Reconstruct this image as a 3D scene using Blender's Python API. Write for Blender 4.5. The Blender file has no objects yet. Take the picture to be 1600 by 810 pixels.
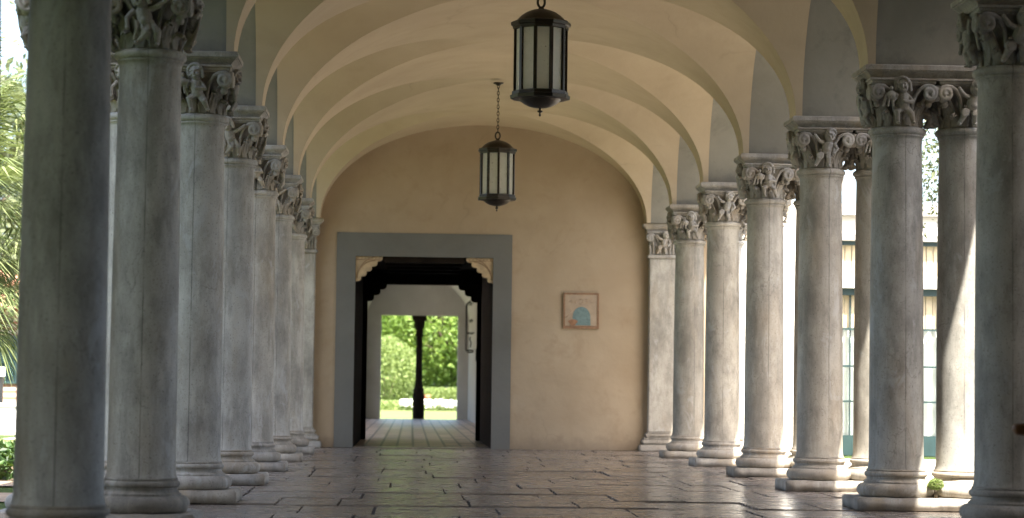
import bpy, bmesh, math, random
from mathutils import Vector, Matrix, noise
R = math.radians
rnd = random.Random(7)
SC = bpy.context.scene
COL = SC.collection

# ---------------------------------------------------------------- layout
X0 = 2.526            # axis of the inner columns
DX = 0.49             # inner to outer column of a pair
Y1, S = 16.261, 3.0748
def YK(k): return Y1 + S * (k - 1)
YW = 31.79            # end wall
A, B, SPR = 2.28, 1.36, 3.19          # vault half span, rise, springing
HP = 0.155                            # half depth of a pier
RA = S / 2 - HP                       # side arch radius
XJ = 2.335                            # joint between vault and arcade wall
XO = 3.30                             # outer face of arcade wall

# ---------------------------------------------------------------- materials
MATS = {}
class NT:
    def __init__(s, name):
        s.m = bpy.data.materials.new(name); s.m.use_nodes = True
        s.t = s.m.node_tree; s.n = s.t.nodes; s.l = s.t.links
        s.b = s.n['Principled BSDF']; s.out = s.n['Material Output']
        MATS[name] = s.m
    def node(s, typ, **kw):
        n = s.n.new(typ)
        for k, v in kw.items():
            if k in n.inputs: n.inputs[k].default_value = v
            else: setattr(n, k, v)
        return n
    def link(s, a, b): s.l.new(a, b)
    def coords(s, scale=(1, 1, 1), vary=True):
        tc = s.node('ShaderNodeTexCoord')
        mp = s.node('ShaderNodeMapping'); mp.inputs['Scale'].default_value = scale
        if vary:
            oi = s.node('ShaderNodeObjectInfo')
            mul = s.node('ShaderNodeMath', operation='MULTIPLY'); mul.inputs[1].default_value = 37.0
            s.link(oi.outputs['Random'], mul.inputs[0])
            add = s.node('ShaderNodeVectorMath', operation='ADD')
            s.link(tc.outputs['Object'], add.inputs[0]); s.link(mul.outputs[0], add.inputs[1])
            s.link(add.outputs[0], mp.inputs['Vector'])
        else:
            s.link(tc.outputs['Object'], mp.inputs['Vector'])
        return mp.outputs['Vector']
    def noise(s, vec, scale, detail=6, rough=.6, dist=0):
        n = s.node('ShaderNodeTexNoise')
        n.inputs['Scale'].default_value = scale; n.inputs['Detail'].default_value = detail
        n.inputs['Roughness'].default_value = rough; n.inputs['Distortion'].default_value = dist
        s.link(vec, n.inputs['Vector']); return n.outputs['Fac']
    def ramp(s, fac, stops):
        r = s.node('ShaderNodeValToRGB'); e = r.color_ramp.elements
        while len(e) < len(stops): e.new(0.5)
        for i, (p, c) in enumerate(stops):
            e[i].position = p
            e[i].color = (c, c, c, 1) if isinstance(c, (int, float)) else (*c, 1)
        s.link(fac, r.inputs['Fac']); return r.outputs['Color']
    def mix(s, fac, a, b, mode='MIX'):
        m = s.node('ShaderNodeMix', data_type='RGBA', blend_type=mode)
        for sock, v in ((m.inputs[0], fac), (m.inputs[6], a), (m.inputs[7], b)):
            if hasattr(v, 'is_output') or hasattr(v, 'links'): s.link(v, sock)
            elif isinstance(v, (int, float)): sock.default_value = v if sock.type == 'VALUE' else (v, v, v, 1)
            else: sock.default_value = (*v, 1) if len(v) == 3 else v
        return m.outputs[2]
    def mapr(s, f, a, b, lo=0, hi=.65):
        m = s.node('ShaderNodeMapRange'); m.inputs[1].default_value = a; m.inputs[2].default_value = b; m.inputs[3].default_value = lo; m.inputs[4].default_value = hi
        s.link(f, m.inputs[0]); return m.outputs[0]
    def bump(s, h, strength=.4, dist=.01, normal=None):
        b = s.node('ShaderNodeBump'); b.inputs['Strength'].default_value = strength
        b.inputs['Distance'].default_value = dist
        s.link(h, b.inputs['Height'])
        if normal: s.link(normal, b.inputs['Normal'])
        return b.outputs['Normal']
    def set(s, color=None, rough=None, normal=None, **kw):
        for key, v in (('Base Color', color), ('Roughness', rough), ('Normal', normal)):
            if v is None: continue
            if hasattr(v, 'links'): s.link(v, s.b.inputs[key])
            elif key == 'Base Color': s.b.inputs[key].default_value = (*v, 1)
            else: s.b.inputs[key].default_value = v
        for k, v in kw.items(): s.b.inputs[k.replace('_', ' ')].default_value = v
        return s.m

def plain(name, c, rough=.6, var=.15, nscale=6, bumpd=.0, metallic=0, vary=True):
    t = NT(name); v = t.coords(vary=vary)
    n = t.noise(v, nscale)
    col = t.mix(t.ramp(n, [(.3, 0), (.7, 1)]), tuple(x * (1 - var) for x in c), tuple(min(1, x * (1 + var)) for x in c))
    nm = t.bump(t.noise(v, nscale * 6), .5, bumpd) if bumpd else None
    return t.set(col, rough, nm, Metallic=metallic)

def stone(name, dark, light, seam=False, warm=0.25):
    t = NT(name); v = t.coords(); vs = t.coords((1, 1, .3))
    big = t.noise(v, 2.2, 5, .6)
    col = t.mix(t.ramp(big, [(.32, 0), (.68, 1)]), dark, light)
    streak = t.noise(vs, 9, 6, .65, .4)
    col = t.mix(t.ramp(streak, [(.5, 0), (.68, .28)]), col, tuple(x * .55 for x in dark))
    wide = t.noise(t.coords((1, 1, .16)), 4.2, 7, .7, .25)
    col = t.mix(t.ramp(wide, [(.49, 0), (.62, .42)]), col, tuple(x * .50 for x in dark))
    crk = t.node('ShaderNodeTexVoronoi', feature='DISTANCE_TO_EDGE'); crk.inputs['Scale'].default_value = 3.2
    wv = t.node('ShaderNodeMix', data_type='VECTOR'); wv.inputs[0].default_value = .35
    nz = t.node('ShaderNodeTexNoise'); nz.inputs['Scale'].default_value = 4; nz.inputs['Detail'].default_value = 6
    cv = t.coords((1, 1, .5)); t.link(cv, nz.inputs['Vector']); t.link(cv, wv.inputs[4]); t.link(nz.outputs['Color'], wv.inputs[5]); t.link(wv.outputs[1], crk.inputs['Vector'])
    cm = t.mix(1.0, t.ramp(crk.outputs['Distance'], [(.002, 1), (.008, 0)]), t.ramp(t.noise(v, 2.4, 3), [(.52, 0), (.6, .4)]), 'MULTIPLY')
    col = t.mix(cm, col, tuple(x * .25 for x in dark))
    spot = t.noise(t.coords((1, 1, .45)), 5.5, 9, .74)
    col = t.mix(t.ramp(spot, [(.46, 0), (.66, .6)]), col, tuple(x * .42 for x in dark))
    fleck = t.noise(v, 75, 3, .6)
    col = t.mix(t.ramp(fleck, [(.60, 0), (.68, .6)]), col, tuple(x * .4 for x in dark))
    wst = t.noise(t.coords((1.3, 1.3, .35)), 3.1, 4, .6, .3)
    col = t.mix(t.ramp(wst, [(.52, 0), (.72, warm)]), col, (.36, .27, .16))
    pale = t.noise(t.coords((1, 1, .5)), 4.3, 5, .7, .6)
    col = t.mix(t.ramp(pale, [(.58, 0), (.64, .45)]), col, (.50, .50, .49))
    pit = t.noise(v, 34, 4, .7)
    col = t.mix(t.ramp(pit, [(.24, .7), (.34, 0)]), col, (.07, .06, .05))
    grain = t.noise(v, 140, 3, .7)
    col = t.mix(.35, col, t.mix(1.0, col, t.ramp(grain, [(.3, .72), (.7, 1.15)]), 'MULTIPLY'))
    h = t.mix(.5, t.noise(v, 18, 8, .7), t.ramp(pit, [(.24, 0), (.36, 1)]))
    if seam:
        tc = t.node('ShaderNodeTexCoord'); sp = t.node('ShaderNodeSeparateXYZ'); t.link(tc.outputs['Object'], sp.inputs[0])
        wob = t.noise(t.coords((.2, .2, 5)), 3, 4)
        sub = t.node('ShaderNodeMath', operation='MULTIPLY_ADD'); sub.inputs[1].default_value = .008; sub.inputs[2].default_value = -.004
        t.link(wob, sub.inputs[0])
        ad = t.node('ShaderNodeMath', operation='ADD'); t.link(sp.outputs['Y'], ad.inputs[0]); t.link(sub.outputs[0], ad.inputs[1])
        ab = t.node('ShaderNodeMath', operation='ABSOLUTE'); t.link(ad.outputs[0], ab.inputs[0])
        ln = t.ramp(ab.outputs[0], [(.0018, .8), (.0042, 0)])
        brk = t.ramp(t.noise(t.coords((.1, .1, 1.4)), 2, 3), [(.36, 0.1), (.56, 1)])
        col = t.mix(t.mix(1.0, ln, brk, 'MULTIPLY'), col, (.05, .045, .04))
    oi = t.node('ShaderNodeObjectInfo')
    tone = t.ramp(oi.outputs['Random'], [(0, (.86, .84, .80)), (.35, (1.04, 1.0, .94)), (.65, (.93, .94, .95)), (1, (1.1, 1.08, 1.05))])
    col = t.mix(1.0, col, tone, 'MULTIPLY')
    return t.set(col, .85, t.bump(h, .55, .006))

M_SHAFT = stone('weathered_column_stone', (.355, .335, .295), (.52, .50, .45), seam=True)
M_CARVE = stone('carved_capital_stone', (.27, .25, .22), (.42, .395, .345), warm=.55)
M_BASE = stone('column_base_stone', (.30, .275, .24), (.43, .40, .35), warm=.5)

def stucco(name, a, b, stain=None, bumpd=.004, tide=False, foot=False):
    t = NT(name); v = t.coords(vary=False)
    n = t.noise(v, 1.3, 5, .55)
    col = t.mix(t.ramp(n, [(.3, 0), (.7, 1)]), a, b)
    if stain:
        s = t.noise(v, 3.2, 7, .7, .4)
        col = t.mix(t.ramp(s, [(.55, 0), (.75, .6)]), col, stain)
    if foot:            # scuffs and damp along the foot of the wall
        tc = t.node('ShaderNodeTexCoord'); sp = t.node('ShaderNodeSeparateXYZ'); t.link(tc.outputs['Object'], sp.inputs[0])
        ma = t.node('ShaderNodeMath', operation='MULTIPLY_ADD'); ma.inputs[1].default_value = -.5; t.link(t.noise(v, 5, 7, .7), ma.inputs[0]); t.link(sp.outputs['Z'], ma.inputs[2])
        col = t.mix(t.mapr(ma.outputs[0], -.05, -.24, 0, .55), col, (.17, .125, .085))
    crk = t.node('ShaderNodeTexVoronoi', feature='DISTANCE_TO_EDGE'); crk.inputs['Scale'].default_value = .55
    wv = t.node('ShaderNodeMix', data_type='VECTOR'); wv.inputs[0].default_value = .3
    nz = t.node('ShaderNodeTexNoise'); nz.inputs['Scale'].default_value = 2.2; nz.inputs['Detail'].default_value = 8
    t.link(v, nz.inputs['Vector']); t.link(v, wv.inputs[4]); t.link(nz.outputs['Color'], wv.inputs[5]); t.link(wv.outputs[1], crk.inputs['Vector'])
    cm = t.mix(1.0, t.ramp(crk.outputs['Distance'], [(.001, 1), (.0045, 0)]), t.ramp(t.noise(v, .8, 3), [(.54, 0), (.62, .2)]), 'MULTIPLY')
    col = t.mix(cm, col, tuple(x * .35 for x in a))
    blot = t.noise(v, .7, 6, .7, .5)
    col = t.mix(t.ramp(blot, [(.5, 0), (.72, .35)]), col, tuple(x * y for x, y in zip(a, (.72, .68, .62))))
    if tide:            # grime gathered on the ledge above each abacus
        tc = t.node('ShaderNodeTexCoord'); sp = t.node('ShaderNodeSeparateXYZ'); t.link(tc.outputs['Object'], sp.inputs[0])
        ma = t.node('ShaderNodeMath', operation='MULTIPLY_ADD'); ma.inputs[1].default_value = -.34; t.link(t.noise(v, 4, 6, .65), ma.inputs[0]); t.link(sp.outputs['Z'], ma.inputs[2])
        col = t.mix(t.ramp(ma.outputs[0], [(.0, 0), (1, 0)]) if False else t.mapr(ma.outputs[0], 3.10, 2.98), col, (.10, .095, .085))
    fine = t.noise(v, 38, 6, .7)
    wave = t.noise(v, 3.5, 3, .5)
    nm = t.bump(fine, .35, bumpd, t.bump(wave, .35, .03))
    return t.set(col, .9, nm)
M_VAULT = stucco('cream_vault_plaster', (.41, .32, .21), (.46, .365, .245))
M_WALL = stucco('cream_wall_plaster', (.35, .262, .165), (.41, .318, .21), (.30, .21, .125), foot=True)
M_ARC = stucco('grey_arcade_stucco', (.20, .185, .145), (.265, .245, .195), (.11, .10, .078), tide=True)
M_WHITE = stucco('white_passage_plaster', (.50, .49, .45), (.58, .57, .53))
M_SURR = stucco('grey_door_surround_paint', (.135, .132, .115), (.16, .155, .135), bumpd=.002)
M_ROOF = plain('terracotta_roof', (.32, .15, .09), .8)
M_TIMBER = plain('black_stained_timber', (.018, .013, .010), .9, .4, 3)
M_TIMBER.node_tree.nodes['Principled BSDF'].inputs['Specular IOR Level'].default_value = .08
M_CORB = plain('pale_carved_corbel_wood', (.45, .33, .19), .75, .2, 10)
M_CORBD = plain('corbel_relief_shade', (.30, .20, .11), .8, .2, 10)  # darker copy of the corbel wood, shade of the grooves put into the colour
M_IRON = plain('black_wrought_iron', (.02, .02, .02), .45, .3, 8)
M_BRONZE = plain('dark_bronze_metal', (.035, .028, .020), .38, .4, 9, metallic=.65)

def flagstones():
    t = NT('worn_brown_flagstone')
    v = t.coords(vary=False); vs = t.coords((.28, 1.0, 1.0), vary=False)
    at = t.node('ShaderNodeAttribute'); at.attribute_name = 'slab'; at.attribute_type = 'GEOMETRY'
    base = t.ramp(at.outputs['Fac'], [(0, (.18, .142, .115)), (.35, (.215, .175, .142)), (.7, (.24, .195, .158)), (1, (.21, .178, .153))])
    n = t.noise(v, 2.6, 7, .65)
    col = t.mix(t.ramp(n, [(.35, 0), (.7, .6)]), base, (.115, .095, .075))
    n2 = t.noise(v, 24, 5, .7)
    col = t.mix(t.ramp(n2, [(.5, 0), (.7, .4)]), col, (.30, .25, .20))
    rough = t.ramp(t.noise(v, 5, 5, .6), [(.3, .16), (.7, .34)])
    h1 = t.noise(vs, 9, 5, .55)
    h2 = t.noise(v, 42, 4, .6)
    nm = t.bump(h2, .12, .002, t.bump(h1, .3, .007))
    return t.set(col, rough, nm)
M_FLAG = flagstones()
M_GROUT = plain('dark_floor_joint', (.045, .04, .035), .9)

def pavers():
    t = NT('red_brown_paving_brick'); v = t.coords(vary=False)
    br = t.node('ShaderNodeTexBrick'); rot = t.node('ShaderNodeMapping'); rot.inputs['Rotation'].default_value = (0, 0, math.pi / 2); t.link(v, rot.inputs['Vector']); t.link(rot.outputs[0], br.inputs['Vector'])
    br.offset = .5
    br.inputs['Color1'].default_value = (.62, .46, .36, 1); br.inputs['Color2'].default_value = (.27, .20, .155, 1)
    br.inputs['Mortar'].default_value = (.03, .024, .02, 1)
    br.inputs['Scale'].default_value = 1; br.inputs['Mortar Size'].default_value = .02
    br.inputs['Brick Width'].default_value = .5; br.inputs['Row Height'].default_value = .235
    n = t.noise(v, 6, 5)
    col = t.mix(t.ramp(n, [(.4, 0), (.7, .5)]), br.outputs['Color'], (.12, .09, .07))
    return t.set(col, .36, t.bump(br.outputs['Fac'], -.6, .01))
M_PAVER = pavers()

def grassmat(name, a, b):
    t = NT(name); v = t.coords(vary=False)
    n = t.noise(v, 1.1, 6, .7); f = t.noise(v, 60, 4, .7)
    col = t.mix(t.ramp(n, [(.3, 0), (.7, 1)]), a, b)
    col = t.mix(t.ramp(f, [(.35, .6), (.6, 0)]), col, tuple(x * .4 for x in a))
    return t.set(col, .9, t.bump(f, .8, .03), Specular_IOR_Level=.05)
M_GRASS = grassmat('lawn_grass', (.05, .08, .026), (.09, .125, .042))
M_EARTH = plain('brown_earth_path', (.22, .17, .12), .9, .25, 3, .01, vary=False)
M_PAVE = plain('pale_courtyard_concrete', (.52, .48, .41), .8, .12, 2, .004, vary=False)
M_DARKGND = plain('shade_darkened_courtyard_ground', (.10, .10, .095), .9, .2, 3, .004, vary=False)  # dark ground colour stands for shade and cuts the bounce light
M_KERB = plain('reddish_brick_kerb', (.36, .17, .12), .8, .2, 12)

def leafmat(name, a, b, trans=.45):
    t = NT(name)
    g = t.node('ShaderNodeNewGeometry'); 
    col = t.ramp(g.outputs['Random Per Island'], [(0, a), (.55, b), (1, tuple(min(1, x * 1.5) for x in b))])
    t.set(col, .5)
    tr = t.node('ShaderNodeBsdfTranslucent'); t.link(t.mix(.3, col, (.25, .35, .02)), tr.inputs['Color'])
    mx = t.node('ShaderNodeMixShader'); mx.inputs[0].default_value = trans
    t.link(t.b.outputs[0], mx.inputs[1]); t.link(tr.outputs[0], mx.inputs[2]); t.link(mx.outputs[0], t.out.inputs['Surface'])
    return t.m
M_LEAF = leafmat('bright_tree_leaf', (.09, .17, .03), (.19, .28, .06))
M_SHRUB = leafmat('clipped_shrub_leaf', (.14, .205, .06), (.23, .29, .10))
M_OLIVE = leafmat('grey_green_leaf', (.07, .09, .045), (.13, .15, .08), .3)
M_DARKLEAF = leafmat('dark_hedge_leaf', (.02, .05, .012), (.05, .10, .025), .3)
M_PALM = leafmat('fan_palm_leaf', (.085, .12, .045), (.16, .19, .085), .25)
M_DEADPALM = plain('dry_brown_palm_leaf', (.085, .05, .026), .9, .4, 9)
M_BARK = plain('rough_tree_bark', (.10, .075, .05), .9, .3, 9, .02)
M_FLOWER = plain('white_flower_petal', (.80, .80, .78), .6, .05)

def glassmat():
    t = NT('frosted_lantern_glass'); v = t.coords()
    n = t.noise(v, 9, 6, .7); sp = t.noise(v, 45, 3, .6)
    col = t.mix(t.ramp(n, [(.35, 0), (.7, 1)]), (.78, .76, .66), (.88, .87, .78))
    col = t.mix(t.ramp(sp, [(.26, .8), (.36, 0)]), col, (.16, .13, .08))
    t.set(col, .35)
    tr = t.node('ShaderNodeBsdfTranslucent'); t.link(col, tr.inputs['Color'])
    mx = t.node('ShaderNodeMixShader'); mx.inputs[0].default_value = .68
    t.link(t.b.outputs[0], mx.inputs[1]); t.link(tr.outputs[0], mx.inputs[2]); t.link(mx.outputs[0], t.out.inputs['Surface'])
    return t.m
M_FROST = glassmat()
M_GREENPAINT = plain('dark_green_joinery_paint', (.02, .045, .045), .4)
M_CREAMBLIND = plain('beige_slatted_blind', (.52, .44, .29), .7, .08)
M_CURTAIN = plain('white_cotton_curtain', (.66, .66, .64), .9, .06)
M_GREYBEAM = plain('grey_beam_paint', (.33, .32, .29), .7, .08)
M_FACADE = plain('white_courtyard_render', (.74, .72, .66), .85, .06, 2, .003, vary=False)
tg = NT('window_pane_glass'); tg.set((.9, .95, .93), .03, Transmission_Weight=1.0, IOR=1.12); M_GLASS = tg.m
M_TERRA = plain('terracotta_pot_clay', (.48, .16, .09), .8)
M_CHAIR = plain('varnished_brown_wood', (.34, .16, .07), .35, .3, 4)
M_TILE = plain('peach_glazed_tile', (.37, .28, .19), .5, .1, 12)
M_TILEB = plain('orange_brown_tile_border', (.25, .14, .075), .5, .25, 20)
M_TEAL = plain('teal_tile_glaze', (.15, .215, .205), .4, .2, 22)
M_RUST = plain('rust_tile_glaze', (.29, .15, .08), .45, .3, 25)
M_FAINT = plain('faded_brown_tile_glaze', (.37, .265, .17), .45, .1, 25)
M_LOWWALL = plain('white_low_wall_render', (.74, .73, .70), .8, .05, 2, vary=False)
def sidingmat():
    t = NT('cream_and_red_brick_courses'); tc = t.node('ShaderNodeTexCoord')
    w = t.node('ShaderNodeTexWave', bands_direction='Z', wave_type='BANDS'); w.inputs['Scale'].default_value = 2.2
    w.inputs['Distortion'].default_value = .3
    t.link(tc.outputs['Object'], w.inputs['Vector'])
    return t.set(t.ramp(w.outputs['Fac'], [(.35, (.34, .16, .10)), (.5, (.60, .52, .42))]), .85)
M_SIDING = sidingmat()
M_SIGN = plain('white_sign_board', (.72, .74, .74), .5, .03)

# ---------------------------------------------------------------- mesh builder
class MB:
    def __init__(s): s.v = []; s.f = []; s.sm = []
    def add(s, vs, fs, M=None, smooth=False):
        o = len(s.v)
        s.v += [tuple(M @ Vector(v)) if M else tuple(v) for v in vs]
        s.f += [tuple(i + o for i in f) for f in fs]; s.sm += [smooth] * len(fs); return s
    def box(s, x0, x1, y0, y1, z0, z1, M=None):
        return s.add([(x0, y0, z0), (x1, y0, z0), (x1, y1, z0), (x0, y1, z0), (x0, y0, z1), (x1, y0, z1), (x1, y1, z1), (x0, y1, z1)],
                     [(3, 2, 1, 0), (4, 5, 6, 7), (0, 1, 5, 4), (1, 2, 6, 5), (2, 3, 7, 6), (3, 0, 4, 7)], M)
    def lathe(s, prof, n=48, cx=0, cy=0, smooth=True, ang0=0, cap=True, M=None):
        vs = []; fs = []
        for r, z in prof:
            for i in range(n):
                a = ang0 + 2 * math.pi * i / n; vs.append((cx + r * math.cos(a), cy + r * math.sin(a), z))
        for j in range(len(prof) - 1):
            for i in range(n):
                i2 = (i + 1) % n; fs.append((j * n + i, j * n + i2, (j + 1) * n + i2, (j + 1) * n + i))
        s.add(vs, fs, M, smooth)
        if cap:
            L = len(prof) - 1
            s.add([vs[i] for i in range(n)], [tuple(range(n - 1, -1, -1))], M)
            s.add([vs[L * n + i] for i in range(n)], [tuple(range(n))], M)
        return s
    def tube(s, pts, rad, n=8, closed=False, smooth=True, M=None):
        P = [Vector(p) for p in pts]; N = len(P)
        rr = rad if isinstance(rad, (list, tuple)) else [rad] * N
        vs = []; fs = []; up = Vector((0, 0, 1)); prev = None
        for i in range(N):
            if closed: d = P[(i + 1) % N] - P[i - 1]
            else: d = P[min(i + 1, N - 1)] - P[max(i - 1, 0)]
            d.normalize()
            if prev is None:
                u = d.cross(up) if abs(d.dot(up)) < .95 else d.cross(Vector((1, 0, 0)))
            else:
                u = prev - d * prev.dot(d)
            u.normalize(); w = d.cross(u); prev = u
            for k in range(n):
                a = 2 * math.pi * k / n; vs.append(P[i] + (u * math.cos(a) + w * math.sin(a)) * rr[i])
        m = N if closed else N - 1
        for i in range(m):
            j = (i + 1) % N
            for k in range(n):
                k2 = (k + 1) % n; fs.append((i * n + k, i * n + k2, j * n + k2, j * n + k))
        if not closed:
            fs.append(tuple(range(n - 1, -1, -1))); fs.append(tuple((N - 1) * n + k for k in range(n)))
        return s.add(vs, fs, M, smooth)
    def ball(s, c, r, nu=14, nv=9, M=None):
        if isinstance(r, (int, float)): r = (r, r, r)
        vs = []; fs = []
        for j in range(1, nv):
            t = math.pi * j / nv
            for i in range(nu):
                a = 2 * math.pi * i / nu
                vs.append((c[0] + r[0] * math.sin(t) * math.cos(a), c[1] + r[1] * math.sin(t) * math.sin(a), c[2] - r[2] * math.cos(t)))
        for j in range(nv - 2):
            for i in range(nu):
                i2 = (i + 1) % nu; fs.append((j * nu + i, j * nu + i2, (j + 1) * nu + i2, (j + 1) * nu + i))
        b = len(vs); vs += [(c[0], c[1], c[2] - r[2]), (c[0], c[1], c[2] + r[2])]
        for i in range(nu):
            i2 = (i + 1) % nu; fs.append((b, i2, i)); fs.append((b + 1, (nv - 2) * nu + i, (nv - 2) * nu + i2))
        return s.add(vs, fs, M, True)
    def prism(s, poly, h0, h1, M=None):
        """polygon in x,y extruded along z"""
        n = len(poly)
        return s.add([(x, y, h0) for x, y in poly] + [(x, y, h1) for x, y in poly],
                     [tuple(range(n - 1, -1, -1)), tuple(range(n, 2 * n))] + [(i, (i + 1) % n, n + (i + 1) % n, n + i) for i in range(n)], M)
    def mesh(s, name):
        me = bpy.data.meshes.new(name); me.from_pydata(s.v, [], s.f)
        me.polygons.foreach_set('use_smooth', s.sm); me.update(); return me

def link(name, me, mat=None, parent=None, loc=None):
    o = bpy.data.objects.new(name, me); COL.objects.link(o)
    if mat: 
        me.materials.clear(); me.materials.append(mat)
    if parent: o.parent = parent
    if loc: o.location = loc
    return o
def obj(name, mb, mat, parent=None, loc=None, bevel=0, fixn=False):
    me = mb.mesh(name)
    if bevel or fixn:
        bm = bmesh.new(); bm.from_mesh(me)
        bmesh.ops.remove_doubles(bm, verts=bm.verts, dist=1e-5)
        bmesh.ops.recalc_face_normals(bm, faces=bm.faces)
        if bevel:
            es = [e for e in bm.edges if len(e.link_faces) == 2 and e.calc_face_angle(0) > .6]
            bmesh.ops.bevel(bm, geom=es, offset=bevel, segments=2, affect='EDGES', clamp_overlap=True)
        bm.to_mesh(me); bm.free()
    return link(name, me, mat, parent, loc)
def thing(name, label, cat, loc=(0, 0, 0), rz=0, group=None):
    o = bpy.data.objects.new(name, None); COL.objects.link(o); o.location = loc; o.rotation_euler = (0, 0, rz)
    o['label'] = label; o['category'] = cat; o['kind'] = o.get('kind', 'thing')
    if group: o['group'] = group
    return o
def tag(o, label, cat, group=None):
    o['label'] = label; o['category'] = cat; o['kind'] = o.get('kind', 'thing')
    if group: o['group'] = group
    return o
def struct(o): o['kind'] = 'structure'; return o
def dup(o, parent=None):
    c = o.copy(); COL.objects.link(c); c.parent = parent
    for ch in list(o.children): dup(ch, c)
    return c
def remesh(mb, name, voxel, smooth_iter=2, disp=0, seed=0):
    me = mb.mesh(name + '_raw'); o = bpy.data.objects.new('tmp', me); COL.objects.link(o)
    m = o.modifiers.new('r', 'REMESH'); m.mode = 'VOXEL'; m.voxel_size = voxel; m.use_smooth_shade = True
    sm = o.modifiers.new('s', 'SMOOTH'); sm.iterations = smooth_iter; sm.factor = .5
    dg = bpy.context.evaluated_depsgraph_get(); dg.update()
    out = bpy.data.meshes.new_from_object(o.evaluated_get(dg)); out.name = name
    bpy.data.objects.remove(o); bpy.data.meshes.remove(me)
    if disp:
        nr = [v.normal.copy() for v in out.vertices]
        co = []
        for v, m in zip(out.vertices, nr):
            co.extend(v.co + m * noise.noise(Vector(v.co) * 40 + Vector((seed, 0, 0))) * disp)
        out.vertices.foreach_set('co', co)
    out.polygons.foreach_set('use_smooth', [True] * len(out.polygons)); out.update()
    return out

# ---------------------------------------------------------------- capital, base, shaft
def spiral(cx, y, cz, r0, sgn, turns=1.45, n=26, start=math.pi / 2):
    pts = []
    for i in range(n):
        t = i / (n - 1); a = start - sgn * t * turns * 2 * math.pi; r = r0 * (1 - .78 * t)
        pts.append((cx + r * math.cos(a), y - .012 * t, cz + r * math.sin(a)))
    return pts
def capital_core(seed):
    """bell with acanthus leaves and a moulded slab, z 0..0.345"""
    rr = random.Random(seed); mb = MB()
    mb.lathe([(.172, 0), (.168, .06), (.168, .14), (.178, .2), (.2, .26), (.225, .30), (.225, .32)], 32)
    mb.box(-.232, .232, -.232, .232, .305, .322); mb.box(-.245, .245, -.245, .245, .326, .342); mb.box(-.222, .222, -.222, .222, .29, .345)
    for k in range(16):
        a = 2 * math.pi * (k + .5) / 16; big = k % 2
        top = (.19 if big else .125) + rr.uniform(-.012, .012)
        if (k // 2) % 2: top *= .97
        for j, da in enumerate((-.13, -.045, .045, .13)):
            tt = top * (1 - .16 * abs(da) / .12)
            pts = []; rad = []
            for i in range(7):
                t = i / 6; z = .004 + tt * min(1, t * 1.12) - (.03 if t > .95 else 0)
                r = .176 + .004 * math.sin(t * 3) + (.045 * max(0, t - .55) / .45) + (.028 if t > .95 else 0)
                aa = a + da * (1.2 - .75 * abs(2 * t - .9)); pts.append((r * math.cos(aa), r * math.sin(aa), z)); rad.append(.0088 * (1.05 - .25 * t))
            mb.tube(pts, rad, 6)
    # corner leaf carrying the volutes
    for k in range(4):
        a = math.pi / 4 + k * math.pi / 2
        for da in (-.24, -.08, .08, .24):
            pts = []
            for i in range(8):
                t = i / 7; r = .18 + .115 * t ** 2.2; z = .05 + .195 * t - (.02 if i == 7 else 0)
                aa = a + da * (1 - .8 * t); pts.append((r * math.cos(aa), r * math.sin(aa), z))
            mb.tube(pts, .0105, 6)
        mb.ball((.285 * math.cos(a), .285 * math.sin(a), .205), (.036, .036, .034))
        mb.ball((.262 * math.cos(a), .262 * math.sin(a), .16), (.026, .026, .026))
    return remesh(mb, 'capital_bell', .0048, 0, .0015, seed)
def volute_mesh(sg):
    mb = MB(); M = Matrix.Identity(4)
    if True:
        sp = spiral(sg * .185, -.236, .235, .052, sg)
        stem = [(sg * .062, -.188, .10), (sg * .07, -.2, .16), (sg * .085, -.212, .215), (sg * .115, -.226, .262), (sg * .15, -.234, .284)]
        pts = stem + sp
        mb.tube(pts, [.012 + .006 * min(1, i / 5) for i in range(len(pts))], 7, M=M)
        mb.tube([(p[0], p[1] + .02, p[2]) for p in pts[3:]], .013, 6, M=M)
        mb.ball((sg * .185, -.24, .235), (.015, .02, .015), M=M)
    return remesh(mb, 'volute', .005, 1)
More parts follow.
